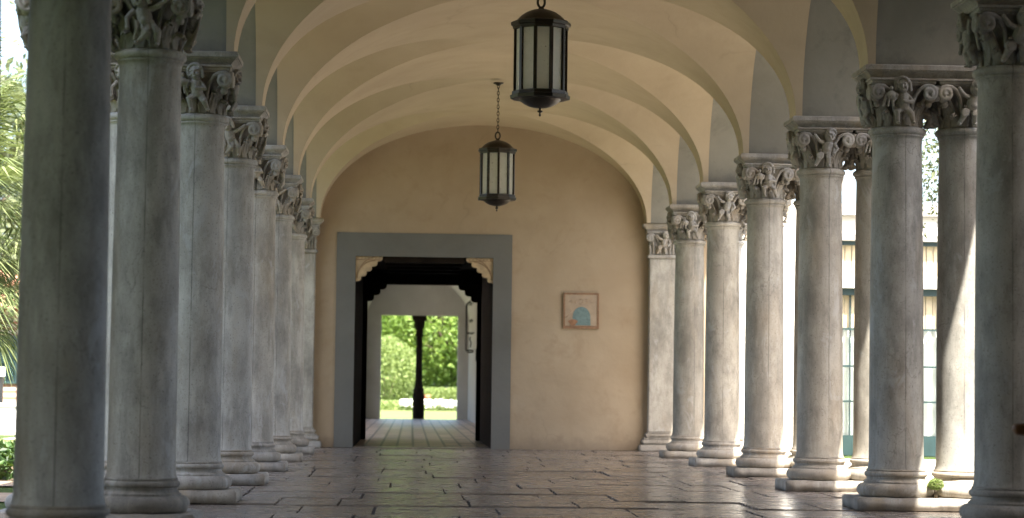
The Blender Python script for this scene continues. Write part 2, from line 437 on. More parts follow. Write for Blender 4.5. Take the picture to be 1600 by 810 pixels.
def putto(kind):
    """carved child figure leaning out of the bell, facing -y"""
    mb = MB()
    hx, hz = {0: (-.012, .285), 1: (.03, .272), 2: (.0, .292), 3: (-.03, .275)}[kind]
    hy = -.246
    tilt = {0: -.15, 1: .25, 2: 0, 3: -.3}[kind]
    H = Matrix.Translation((hx, hy, hz)) @ Matrix.Rotation(tilt, 4, 'Y') @ Matrix.Rotation({0: -.25, 1: .5, 2: .1, 3: -.55}[kind], 4, 'Z')
    mb.ball((0, 0, 0), (.044, .048, .052), M=H)                      # skull
    mb.ball((0, -.012, -.024), (.034, .036, .030), M=H)             # jaw
    mb.ball((0, -.05, -.008), (.0075, .013, .016), 8, 6, M=H)       # nose
    mb.ball((-.022, -.041, -.018), (.012, .011, .012), 8, 6, M=H); mb.ball((.022, -.041, -.018), (.012, .011, .012), 8, 6, M=H)
    mb.tube([(-.03, -.036, .008), (-.016, -.046, .013), (0, -.047, .009), (.016, -.046, .013), (.03, -.036, .008)], .006, 6, M=H)
    mb.tube([(-.012, -.044, -.033), (0, -.048, -.036), (.012, -.044, -.033)], .0055, 6, M=H)
    for i in range(13):                                             # curly hair
        a = math.pi * i / 12
        mb.ball((.046 * math.cos(a), -.012, .012 + .046 * math.sin(a)), .0135, 8, 6, M=H)
        mb.ball((.04 * math.cos(a), -.03, .022 + .034 * math.sin(a)), .0095, 8, 6, M=H)
    if kind in (0, 3):                                              # hood
        mb.tube([(-.046, -.01, -.03), (-.054, -.012, 0), (-.046, -.018, .036), (0, -.022, .058), (.046, -.018, .036), (.054, -.012, 0), (.05, -.008, -.05)], .0125, 7, M=H)
    bx = hx * .4; lean = -hx * .6
    mb.tube([(hx, hy + .02, hz - .035), (hx * .8, -.228, hz - .065), (bx, -.222, .165), (bx + lean * .6, -.212, .118)], [.022, .044, .046, .042], 10)
    mb.ball((bx + .002, -.246, .155), (.03, .024, .03))
    arms = {0: ([(hx - .04, -.23, .215), (hx - .075, -.262, .175), (hx - .05, -.27, .215)], [(hx + .04, -.23, .21), (hx + .07, -.26, .165), (hx + .005, -.282, .17)]),
            1: ([(hx - .04, -.23, .21), (hx - .09, -.255, .225), (hx - .125, -.26, .27)], [(hx + .04, -.23, .205), (hx + .065, -.262, .155), (hx + .03, -.275, .12)]),
            2: ([(hx - .04, -.232, .215), (hx - .07, -.268, .20), (hx - .035, -.28, .232)], [(hx + .04, -.232, .215), (hx + .072, -.27, .205), (hx + .03, -.28, .23)]),
            3: ([(hx - .04, -.23, .21), (hx - .08, -.25, .16), (hx - .075, -.26, .105)], [(hx + .04, -.23, .21), (hx + .10, -.25, .235), (hx + .14, -.258, .265)])}[kind]
    for ar in arms:
        mb.tube(ar, [.019, .0165, .0125], 8); mb.ball(ar[-1], .0155, 8, 6)
    legs = {0: ([(-.022, -.212, .12), (-.055, -.25, .10), (-.04, -.215, .018)], [(.024, -.212, .12), (.05, -.245, .085), (.075, -.2, .02)]),
            1: ([(-.03, -.21, .12), (-.06, -.24, .075), (-.085, -.2, .015)], [(.02, -.21, .12), (.02, -.25, .08), (.03, -.205, .012)]),
            2: ([(-.022, -.212, .12), (-.03, -.24, .07), (-.055, -.2, .012)], [(.022, -.212, .12), (.045, -.24, .075), (.035, -.2, .012)]),
            3: ([(-.02, -.212, .12), (.01, -.25, .085), (-.06, -.21, .02)], [(.03, -.212, .12), (.065, -.24, .085), (.06, -.2, .015)])}[kind]
    for lg in legs:
        mb.tube(lg, [.029, .0235, .0145], 8); f = lg[-1]; mb.ball((f[0], f[1] - .018, f[2] + .002), (.013, .026, .011), 8, 6)
    if kind == 2:                                                   # long horn
        mb.tube([(hx - .01, -.285, .245), (hx - .035, -.272, .14), (hx - .06, -.235, .03)], [.008, .011, .018], 8)
        mb.tube([(hx + .01, -.285, .245), (hx - .013, -.272, .14), (hx - .036, -.24, .05)], .008, 8)
    if kind == 1:                                                   # round shield
        mb.lathe([(.002, -.014), (.028, -.012), (.034, 0), (.028, .012), (.002, .014)], 20, M=Matrix.Translation((-.05, -.245, .10)) @ Matrix.Rotation(R(80), 4, 'X'))
    if kind == 0:                                                   # bird held at the side
        mb.ball((-.098, -.262, .215), (.036, .03, .03)); mb.ball((-.1, -.275, .262), (.015, .014, .016), 8, 6)
        for d in (-.03, -.01, .012): mb.tube([(-.1 + d, -.262, .23), (-.105 + d * 1.4, -.26, .165), (-.105 + d * 1.8, -.255, .13)], .0095, 6)
    if kind == 3:                                                   # drapery
        for d in range(4): mb.tube([(-.06 + .03 * d, -.238, .15), (-.05 + .034 * d, -.252, .10), (-.07 + .042 * d, -.225, .04)], .013, 6)
    return remesh(mb, 'carved_figure', .0042, 1, .0008, kind)

CORES = [capital_core(3), capital_core(11)]
VOL = [volute_mesh(-1), volute_mesh(1)]
PUT = [putto(k) for k in range(4)]
for m in CORES + VOL + PUT: m.materials.append(M_CARVE)
def make_capital(parent, x, z, order, variant):
    c = link('capital', CORES[variant], None, parent, (x, 0, z))
    for k in range(4):
        for V in VOL: link('volute', V, None, c).rotation_euler = (0, 0, k * math.pi / 2)
        f = link('carved_figure', PUT[order[k]], None, c); f.rotation_euler = (0, 0, k * math.pi / 2)
    return c

def torus_prof(rc, zc, r, n=9, a0=-90, a1=90):
    return [(rc + r * math.cos(R(a0 + (a1 - a0) * i / (n - 1))), zc + r * math.sin(R(a0 + (a1 - a0) * i / (n - 1)))) for i in range(n)]
BASE_PROF = [(.20, .085)] + torus_prof(.232, .137, .05) + [(.236, .195), (.228, .2), (.213, .212), (.208, .224), (.214, .232)] + torus_prof(.207, .252, .02, 7) + [(.212, .274), (.212, .284), (.19, .285)]
SHAFT_PROF = [(.206, .286), (.202, .30), (.197, .33), (.1955, .5), (.1945, .9), (.1925, 1.4), (.188, 1.9), (.1825, 2.35), (.178, 2.62), (.179, 2.66), (.186, 2.683), (.192, 2.684), (.192, 2.696)] + torus_prof(.184, 2.724, .026, 8) + [(.186, 2.752), (.17, 2.753)]
def weather(me, amp, freq, seed, zmin=-9):
    nr = [v.normal.copy() for v in me.vertices]
    for v, m in zip(me.vertices, nr):
        d = noise.noise(Vector(v.co) * freq + Vector((seed, seed, 0))) + .5 * noise.noise(Vector(v.co) * freq * 3 + Vector((seed, 0, 0)))
        v.co += m * d * amp
bs = MB().lathe(BASE_PROF, 64).mesh('base'); weather(bs, .003, 14, 1); bs.materials.append(M_BASE)
sh = MB().lathe(SHAFT_PROF, 64).mesh('shaft'); sh.materials.append(M_SHAFT)
def plinth_mesh():
    bm = bmesh.new(); bmesh.ops.create_cube(bm, size=1)
    for v in bm.verts: v.co = Vector((DX / 2 + v.co.x * (.67 + DX), v.co.y * .60, .044 + v.co.z * .088))
    bmesh.ops.bevel(bm, geom=list(bm.edges), offset=.010, segments=2, affect='EDGES')
    bmesh.ops.subdivide_edges(bm, edges=[e for e in bm.edges if e.calc_length() > .1], cuts=14, use_grid_fill=True)
    bm.normal_update()
    for v in bm.verts:
        v.co += v.normal * (noise.noise(v.co * 9) * .007 + noise.noise(v.co * 25) * .004)
        if v.co.z < .01: v.co.z = 0
    me = bpy.data.meshes.new('plinth'); bm.to_mesh(me); bm.free()
    for p in me.polygons: p.use_smooth = True
    me.materials.append(M_BASE); return me
PL = plinth_mesh()
def abacus_mesh(x0, x1, hy):
    mb = MB(); prof = [(-.062, 3.095), (-.052, 3.1), (-.04, 3.118), (-.018, 3.136), (-.01, 3.14), (-.01, 3.148), (0, 3.15), (0, 3.182), (-.012, 3.19)]
    for i, (d, z) in enumerate(prof):
        mb.v += [(x0 - d, -hy - d, z), (x1 + d, -hy - d, z), (x1 + d, hy + d, z), (x0 - d, hy + d, z)]
    for i in range(len(prof) - 1):
        for k in range(4):
            k2 = (k + 1) % 4; mb.f.append((i * 4 + k, i * 4 + k2, i * 4 + 4 + k2, i * 4 + 4 + k)); mb.sm.append(False)
    n = (len(prof) - 1) * 4; mb.f += [(3, 2, 1, 0), (n, n + 1, n + 2, n + 3)]; mb.sm += [False] * 2
    me = mb.mesh('abacus'); me.materials.append(M_BASE); return me
AB = abacus_mesh(-.285, DX + .285, .255)

def make_pair(variant):
    t = thing('paired_column', 'x', 'columns')
    link('plinth', PL, None, t); link('abacus', AB, None, t)
    for j, x in enumerate((0, DX)):
        b = link('base', bs, None, t, (x, 0, 0)); b.rotation_euler = (0, 0, j * 1.3)
        s = link('shaft', sh, None, t, (x, 0, 0)); s.rotation_euler = (0, 0, -math.pi / 2)
        make_capital(t, x, 2.752, [(0, 1, 3, 2), (1, 2, 0, 3)][(variant + j) % 2], (variant + j) % 2)
    return t
PROTO = [make_pair(0), make_pair(1)]
used = [False, False]
LAB = {
 (-1, -2): 'paired stone columns at the near left end of the colonnade, nearest of all on the lawn side',
 (-1, -1): 'dark grey paired columns on the left, the big blurred pair beside the palm',
 (-1, 0): 'stained paired columns on the left, second large pair after the one beside the palm',
 (-1, 1): 'paired columns on the left whose capital shows a hooded face, dark seam down the shaft',
 (-1, 2): 'pale paired columns on the left, fourth pair before the end wall pilaster',
 (-1, 3): 'pale paired columns on the left, third pair before the end wall pilaster',
 (-1, 4): 'pale paired columns on the left, second pair before the end wall pilaster',
 (-1, 5): 'pale paired columns on the left, pair right before the end wall pilaster',
 (1, -2): 'paired stone columns at the near right end of the colonnade, nearest of all on the courtyard side',
 (1, -1): 'paired stone columns on the courtyard side behind the wooden armchair',
 (1, 0): 'dark paired columns cut by the right edge of the picture, beyond the wooden armchair',
 (1, 1): 'brown stained paired columns on the right with a green tuft between their bases',
 (1, 2): 'grey paired columns on the right, one pair beyond those with the green tuft',
 (1, 3): 'pale paired columns on the right, third pair before the end wall pilaster',
 (1, 4): 'pale paired columns on the right, second pair before the end wall pilaster',
 (1, 5): 'pale paired columns on the right, pair right before the end wall pilaster'}
for sd in (-1, 1):
    for k in range(-1 if sd < 0 else 0, 6):
        vi = (k + (sd > 0)) % 2
        if not used[vi]: t = PROTO[vi]; used[vi] = True
        else: t = dup(PROTO[vi])
        t.location = (sd * X0, YK(k), 0); t.rotation_euler = (0, 0, 0 if sd > 0 else math.pi)
        t['label'] = LAB[(sd, k)]; t['group'] = 'paired columns of the colonnade'
        j = 0
        for ch in t.children:
            if ch.name.startswith('shaft'):
                a = -math.pi / 2 + (sd * .1 + rnd.uniform(-.35, .35)); 
                if rnd.random() < .25: a += math.pi
                if (sd, k) in ((-1, -1), (-1, 0), (-1, 1)): a = -math.pi / 2 + (-.08 if k == 1 else .05)
                ch.rotation_euler = (0, 0, a if sd > 0 else a + math.pi)

# pilasters against the end wall
def make_pilaster(sd):
    t = thing('pilaster', 'x', 'pilaster', (sd * X0, YW, 0), 0, 'pilasters on the end wall')
    w, d = .185, .17
    obj('shaft', MB().box(-w, w, -d, 0, .27, 2.70), M_SHAFT, t, bevel=.008)
    obj('plinth', MB().box(-.31, .31, -d - .12, 0, 0, .088), M_BASE, t, bevel=.012)
    mb = MB()
    for z0, z1, e in ((.088, .11, .07), (.11, .165, .085), (.165, .185, .065), (.185, .21, .03), (.21, .245, .04), (.245, .27, .02)):
        mb.box(-w - e, w + e, -d - e, 0, z0, z1 - .001)
    obj('base', mb, M_BASE, t, bevel=.008)
    obj('astragal', MB().box(-w - .03, w + .03, -d - .03, 0, 2.70, 2.752), M_BASE, t, bevel=.012)
    mb = MB(); mb.box(-w, w, -d, 0, 2.752, 3.05); mb.box(-.235, .235, -d - .05, 0, 3.05, 3.095)
    me = remesh(mb, 'capital_block', .009, 1, .002, sd); c = link('capital', me, M_CARVE, t)
    for V in VOL: link('volute', V, None, c, (0, -d + .19, 2.752))
    f = link('carved_figure', PUT[1 if sd > 0 else 3], None, c, (0, -d + .19, 2.752))
    mb = MB()
    for k in range(9):
        x = -w + 2 * w * k / 8
        mb.tube([(x, -d - .004, 2.756), (x, -d - .012, 2.82 + .03 * (k % 2)), (x * 1.06, -d - .03, 2.88 + .05 * (k % 2)), (x * 1.08, -d - .05, 2.87 + .05 * (k % 2))], .014, 6)
    link('carved_leaf', remesh(mb, 'carved_leaf', .006, 1), M_CARVE, c)
    a = link('abacus', abacus_mesh(-.285, .285, .255), M_BASE, t, (0, 0, 0)); a.location = (0, -.0, 0)
    for vv in a.data.vertices:
        if vv.co.y > -.01: vv.co.y = -.002
    return t
make_pilaster(-1)['label'] = 'grey flat pilaster on the end wall, left of the doorway'
make_pilaster(1)['label'] = 'pale flat pilaster on the end wall, right of the square plaque'

# ---------------------------------------------------------------- vault
def vault():
    mb = MB(); n = 28
    T = [math.pi / 2 * i / n for i in range(n + 1)]
    for k in range(-5, 6):
        yc = YK(k) + S / 2; h = S / 2
        for sx in (-1, 1):
            for sy in (-1, 1):
                vs = []; fs = []                # main web
                m = 8
                for t in T:
                    for j in range(m + 1):
                        g = RA * math.cos(t); vs.append((sx * A * math.cos(t), yc + sy * (g + (h - g) * j / m), SPR + B * math.sin(t)))
                for i in range(n):
                    for j in range(m): fs.append((i * (m + 1) + j, i * (m + 1) + j + 1, (i + 1) * (m + 1) + j + 1, (i + 1) * (m + 1) + j))
                mb.add(vs, fs, None, True)
                vs = []; fs = []                # side web
                for t in T:
                    for j in range(m + 1):
                        g = A * math.cos(t); vs.append((sx * (g + (XJ - g) * j / m), yc + sy * RA * math.cos(t), SPR + B * math.sin(t)))
                for i in range(n):
                    for j in range(m): fs.append((i * (m + 1) + j, i * (m + 1) + j + 1, (i + 1) * (m + 1) + j + 1, (i + 1) * (m + 1) + j))
                mb.add(vs, fs, None, True)
    # last strip to the end wall
    vs = []; fs = []
    TT = [math.pi * i / 56 for i in range(57)]
    for t in TT:
        for y in (YK(6), YW + .01): vs.append((A * math.cos(t), y, SPR + B * math.sin(t)))
    for i in range(56): fs.append((2 * i, 2 * i + 1, 2 * i + 3, 2 * i + 2))
    mb.add(vs, fs, None, True)
    # pier undersides from the vault springing out to the joint
    for k in range(-5, 7):
        for sx in (-1, 1):
            y0, y1 = YK(k) - HP, YK(k) + HP
            mb.add([(sx * A, y0, SPR + .001), (sx * XJ, y0, SPR + .001), (sx * XJ, y1, SPR + .001), (sx * A, y1, SPR + .001)], [(0, 1, 2, 3)])
    me = mb.mesh('vaulted_ceiling')
    bm = bmesh.new(); bm.from_mesh(me)
    for v in bm.verts:      # hand trowelled unevenness
        v.co.z += .006 * noise.noise(v.co * 1.7) * (1 if v.co.z > SPR + .2 else 0)
    bm.to_mesh(me); bm.free()
    return link('vaulted_ceiling', me, M_VAULT)
va = tag(vault(), 'cream plastered groin vault spanning the walkway between the two colonnades', 'ceiling')
YA, YB = YK(-5), YW + .5
ro = MB().box(-3.32, 3.72, YA, YW + .0, 5.02, 5.2); obj('roof', ro, M_ROOF, va)

def arcade(sd):
    mb = MB(); n = 36; ZT = 5.0
    def q(a, b, c, d): 
        mb.add([a, b, c, d], [(0, 1, 2, 3)])
    xi, xo = sd * XJ, sd * XO; rg = RA + .012
    mb.box(min(xi + sd * .004, xo - sd * .004), max(xi + sd * .004, xo - sd * .004), YA, 10.3 if sd > 0 else 6.6, -.05, ZT - .004)  # unseen solid wall added across the near bays to keep light out
    for k in range(-5, 6):
        yc = YK(k) + S / 2
        ys = [yc - rg * math.cos(math.pi * i / n) for i in range(n + 1)]
        zs = [SPR + (B + .012) * math.sin(math.pi * i / n) for i in range(n + 1)]
        vs = []; fs = []
        for y, z in zip(ys, zs): vs += [(xi, y, z), (xo, y, z)]
        for i in range(n): fs.append((2 * i, 2 * i + 1, 2 * i + 3, 2 * i + 2))
        mb.add(vs, fs, None, True)
        for x in (xi, xo):
            for i in range(n): q((x, ys[i], zs[i]), (x, ys[i + 1], zs[i + 1]), (x, ys[i + 1], ZT), (x, ys[i], ZT))
    for k in range(-5, 7):
        y0, y1 = YK(k) - HP - (-.012), YK(k) + HP - .012
        if k == 6: y1 = YW
        for x in (xi, xo): q((x, y0, SPR), (x, y1, SPR), (x, y1, ZT), (x, y0, ZT))
        q((xi, y0, SPR), (xo, y0, SPR), (xo, y1, SPR), (xi, y1, SPR))
        q((xi, y0, ZT), (xo, y0, ZT), (xo, y1, ZT), (xi, y1, ZT))
    return obj('arcade_wall', mb, M_ARC)
tag(obj('near_shade_wall', MB().box(-3.3, 3.3, YA - .3, YA - .001, -.05, 5.0), M_WALL), 'unseen cream wall added behind the viewer to darken the near end of the walkway', 'wall')  # added out of view to close off light from behind
tag(arcade(-1), 'weathered grey stucco arches above the left colonnade, lawn side', 'wall', 'arcade walls')
tag(arcade(1), 'weathered grey stucco arches above the right colonnade, courtyard side', 'wall', 'arcade walls')

# ---------------------------------------------------------------- end wall, doorway
DX0, DX1, DZ = -1.785, .148, 2.678
def wall_with_hole(x0, x1, y0, y1, z1, hx0, hx1, hz):
    return MB().box(x0, hx0, y0, y1, 0, z1).box(hx1, x1, y0, y1, 0, z1).box(hx0, hx1, y0, y1, hz, z1)
ew = obj('end_wall', wall_with_hole(-3.3, 3.3, YW, YW + .45, 5.0, DX0 - .065, DX1 + .065, DZ + .16), M_WALL)
tag(ew, 'cream plastered wall closing the walkway, with the doorway and square plaque', 'wall')
sx0, sx1, sz = -2.05, .413, 3.01
mb = MB()
y0, y1 = YW - .014, YW + .452
mb.box(sx0, DX0, y0, YW - .002, 0, sz).box(DX1, sx1, y0, YW - .002, 0, sz).box(DX0, DX1, y0, YW - .002, DZ, sz)
obj('door_surround', mb, M_SURR, ew)
# dark timber lined vestibule
YP = 37.0
po = thing('timber_portal', 'black timber lined doorway with stepped brackets inside the grey surround', 'doorway', ((DX0 + DX1) / 2, YW + .46, 0))
def inpo(name, mb, mat, bevel=0, fixn=False):
    for i, v in enumerate(mb.v): mb.v[i] = (v[0] - (DX0 + DX1) / 2, v[1] - YW - .46, v[2])
    return obj(name, mb, mat, po, bevel=bevel, fixn=fixn)
inpo('side_panel', MB().box(DX0 - .06, DX0 + .002, YW + .004, YP + .2, 0, 2.76), M_TIMBER)
inpo('side_panel', MB().box(DX1 - .002, DX1 + .06, YW + .004, YP + .2, 0, 2.76), M_TIMBER)
inpo('ceiling_panel', MB().box(DX0 - .06, DX1 + .06, YW + .004, YP + .2, 2.765, 2.83), M_TIMBER)
for yy in (31.86, 32.8, 33.8, 34.8, 35.8):
    inpo('ceiling_beam', MB().box(DX0 + .40, DX1 - .40, yy, yy + .16, 2.60 if yy < 32 else 2.66, 2.764), M_TIMBER)
inpo('lintel', MB().box(DX0 + .003, DX1 - .003, YP - .1, YP + .2, 2.533, 2.764), M_TIMBER, .01)
inpo('post', MB().box(DX0 + .003, -1.712, YP - .1, YP + .2, 0, 2.532), M_TIMBER, .006)
inpo('post', MB().box(.08, DX1 - .003, YP - .1, YP + .2, 0, 2.532), M_TIMBER, .006)
inpo('hinge', MB().box(.062, .079, YP - .08, YP - .02, 1.30, 1.5), M_IRON, .004)
def scallop(w, h, steps, sgn, x, z):
    """stepped scalloped bracket outline hanging below z, growing from x in direction sgn"""
    pts = [(x, z), (x + sgn * w, z)]
    for i in range(steps):
        xa = x + sgn * w * (1 - i / steps); za = z - h * i / steps
        xb = x + sgn * w * (1 - (i + 1) / steps); zb = z - h * (i + 1) / steps
        pts.append((xa, za - .12 * h / steps))
        for j in range(5):
            a = R(0 - 90 * j / 4)
            pts.append((xa - sgn * (w / steps) * (.0 + .55 * (1 - math.cos(a)) ), za - (h / steps) * (.2 + .62 * math.sin(-a))))
        pts.append((xb, zb + .12 * h / steps))
    pts.append((x, z - h))
    out = []
    for p in pts:
        if not out or (abs(p[0] - out[-1][0]) + abs(p[1] - out[-1][1])) > 1e-4: out.append(p)
    return out
MXZ = Matrix(((1, 0, 0, 0), (0, 0, 1, 0), (0, 1, 0, 0), (0, 0, 0, 1)))     # (x,y,h) -> (x,h,y)
inpo('bracket', MB().prism(scallop(.31, .29, 3, 1, -1.711, 2.531), YP - .06, YP + .12, MXZ), M_TIMBER, fixn=True)
inpo('bracket', MB().prism(scallop(.31, .29, 3, -1, .079, 2.531), YP - .06, YP + .12, MXZ), M_TIMBER, fixn=True)
for sgn, x in ((1, DX0 + .003), (-1, DX1 - .003)):
    c = inpo('carved_corbel', MB().prism(scallop(.375, .355, 5, sgn, x, DZ - .004), YW + .012, YW + .22, MXZ), M_CORB, fixn=True)
    c['label'] = 'pale carved wooden corbel with scalloped edge'
    rb = MB(); yf = YW + .010
    def P(u, w): return (x + sgn * u - (DX0 + DX1) / 2, yf - YW - .46, w)
    for rad in (.31, .25):
        rb.tube([P(.02 + rad * (1 - math.cos(R(a))), 2.35 + .02 + rad * math.sin(R(a)) ) for a in range(0, 91, 9)], .008, 6)
    rb.tube([P(.01, 2.63), P(.34, 2.63)], .006, 6)
    for i in range(7): rb.ball(P(.03 + .05 * i, 2.652), (.012, .006, .009), 8, 6)
    for i in range(26):
        a = R(rnd.uniform(5, 85)); rad = rnd.uniform(.03, .21)
        u = .05 + .28 - rad * math.cos(a) * .9; w = 2.37 + rad * math.sin(a)
        if (u / .375 + (DZ - w) / .355) < .93: rb.ball(P(u, w), (.014, .007, .012), 8, 6)
    obj('relief', rb, M_CORBD, c)

# square tile plaque
PX, PZ = 1.3935, 1.955
pq = thing('wall_plaque', 'square painted tile plaque with a teal dome shape and orange border', 'plaque', (PX, YW, PZ))
h = .245
obj('tile_panel', MB().box(-h, h, -.022, 0, -h, h), M_TILE, pq, bevel=.003)
bt = .018
obj('tile_border', MB().box(-h - .006, -h + bt, -.030, 0, -h - .006, h + .006).box(h - bt, h + .006, -.030, 0, -h - .006, h + .006)
    .box(-h + bt, h - bt, -.030, 0, h - bt, h + .006).box(-h + bt, h - bt, -.030, 0, -h - .006, -h + .034), M_TILEB, pq)
dome = [(.125 * math.cos(R(a)), -.09 + .145 * math.sin(R(a))) for a in range(0, 181, 10)] + [(-.125, -.205), (.13, -.205)]
obj('painted_dome', MB().prism([(x + .005, y) for x, y in dome], -.0255, -.0222, MXZ), M_TEAL, pq, fixn=True)
blob = [(-.115 + .06 * math.cos(R(a)) * (1 + .25 * math.sin(R(3 * a))), -.165 + .045 * math.sin(R(a))) for a in range(0, 360, 15)]
obj('painted_shape', MB().prism(blob, -.029, -.0256, MXZ), M_RUST, pq, fixn=True)
mb = MB()
for pts in ([(-.17, .12), (-.14, .16), (-.11, .12), (-.15, .11)], [(-.08, .175), (-.08, .10)], [(-.03, .15), (0, .17), (.03, .15), (.01, .13), (.03, .105), (0, .09), (-.03, .105)],
            [(.11, .165), (.07, .165), (.07, .14), (.10, .13), (.09, .105), (.065, .11)], [(.18, .165), (.14, .165), (.14, .14), (.17, .13), (.16, .105), (.135, .11)], [(-.22, -.10), (-.17, -.06), (-.12, .0)]):
    mb.tube([(u, -.0225, w) for u, w in pts], .0045, 5)
obj('faded_marks', mb, M_FAINT, pq)

# ---------------------------------------------------------------- passage beyond
PXL, PXR = -2.27, .62
YE = 64.0
pw = obj('passage_wall', MB().box(PXR, PXR + .35, YP + .2, YE, 0, 5.0), M_WHITE); tag(pw, 'white plastered right wall of the passage beyond the dark doorway', 'wall')
mb = MB()
mb.box(PXL - .35, PXL, YP + .2, 38.2, 0, 5.0).box(PXL - .35, PXL, 62.9, YE, 0, 5.0)
yy = 38.2
while yy < 62.5:
    mb.box(PXL - .35, PXL, yy + 2.95, yy + 3.25, 0, 3.4); yy += 3.25
mb.box(PXL - .35, PXL, 38.201, 62.899, 3.401, 5.0)
tag(obj('passage_arcade', mb, M_WHITE), 'white wall with wide openings along the left of the passage', 'wall')
mb = wall_with_hole(PXL - .35, PXR + .35, YE, YE + .4, 5.0, -1.846, .318, 2.92)
tag(obj('passage_end_wall', mb, M_WHITE), 'pale wall with the square opening onto the garden', 'wall')
mb = MB(); vs = []; fs = []; cxm = (PXL + PXR) / 2; hw = (PXR - PXL) / 2
for i in range(33):
    a = math.pi * i / 32
    for y in (YP + .2, YE): vs.append((cxm + hw * math.cos(a), y, 2.75 + 1.25 * math.sin(a)))
for i in range(32): fs.append((2 * i, 2 * i + 1, 2 * i + 3, 2 * i + 2))
mb.add(vs, fs, None, True)
mb.box(PXL - .35, PXR + .35, YP + .2, YE + .4, 5.001, 5.15)
mb.box(PXL - .35, PXR + .35, YP - .2, YP + .199, 2.84, 5.0).box(PXL - .35, DX0 - .07, YP - .1, YP + .199, 0, 2.839).box(DX1 + .07, PXR + .35, YP - .1, YP + .199, 0, 2.839)
tag(obj('passage_ceiling', mb, M_WHITE), 'pale barrel vault over the passage beyond the doorway', 'ceiling')
# house mass above the vestibule so that no sky leaks in
tag(obj('house_block', MB().box(-3.3, DX0 - .08, YW + .46, YP - .21, 0, 5.0).box(DX1 + .08, 3.3, YW + .46, YP - .21, 0, 5.0).box(-3.3, 3.3, YW + .46, YP - .21, 5.001, 5.2), M_WALL), 'cream house block behind the end wall', 'building')
# wooden post in the far opening
pt = thing('wooden_post', 'dark carved wooden post in the middle of the garden opening', 'post', (-.767, YE + .2, 0))
obj('pedestal', MB().lathe([(.18, 0), (.18, .66), (.165, .74), (.165, .82), (.125, .92), (.115, 1.05)], 8, smooth=False, ang0=R(22.5)), M_TIMBER, pt)
obj('shaft', MB().lathe([(.10, 1.05), (.087, 1.9), (.084, 2.33), (.12, 2.35), (.12, 2.39)], 16), M_TIMBER, pt)
obj('capital', MB().lathe([(.105, 2.39), (.11, 2.5), (.155, 2.64), (.165, 2.77)], 8, smooth=False, ang0=R(22.5)).box(-.20, .20, -.19, .19, 2.771, 2.918), M_TIMBER, pt)
# iron grille on right passage wall
gr = thing('window_grille', 'black iron window grille projecting from the right wall of the passage', 'grille', (PXR, 58.0, 1.80))
fr = MB(); gd = -.2
for y in (0, 1.1): fr.tube([(0, y, .02), (gd * .6, y, 0), (gd, y, .06), (gd, y, 1.25), (gd * .6, y, 1.32), (0, y, 1.3)], .014, 6)
for z in (.06, .5, 1.25): fr.tube([(0, 0, z), (gd, 0, z), (gd, 1.1, z), (0, 1.1, z)], .012, 6)
obj('frame', fr, M_IRON, gr)
for i in range(1, 6):
    y = 1.1 * i / 6
    obj('bar', MB().tube([(gd, y, .06), (gd, y, 1.25)], .008, 6), M_IRON, gr)
sc = MB(); sc.tube([(gd * .5, 0, .12), (gd * .4, 0, .25), (gd * .6, 0, .32), (gd * .5, 0, .4)], .018, 6); sc.tube(spiral(gd * .5, 0, .8, .05, 1), .01, 6)
obj('scroll', sc, M_IRON, gr)

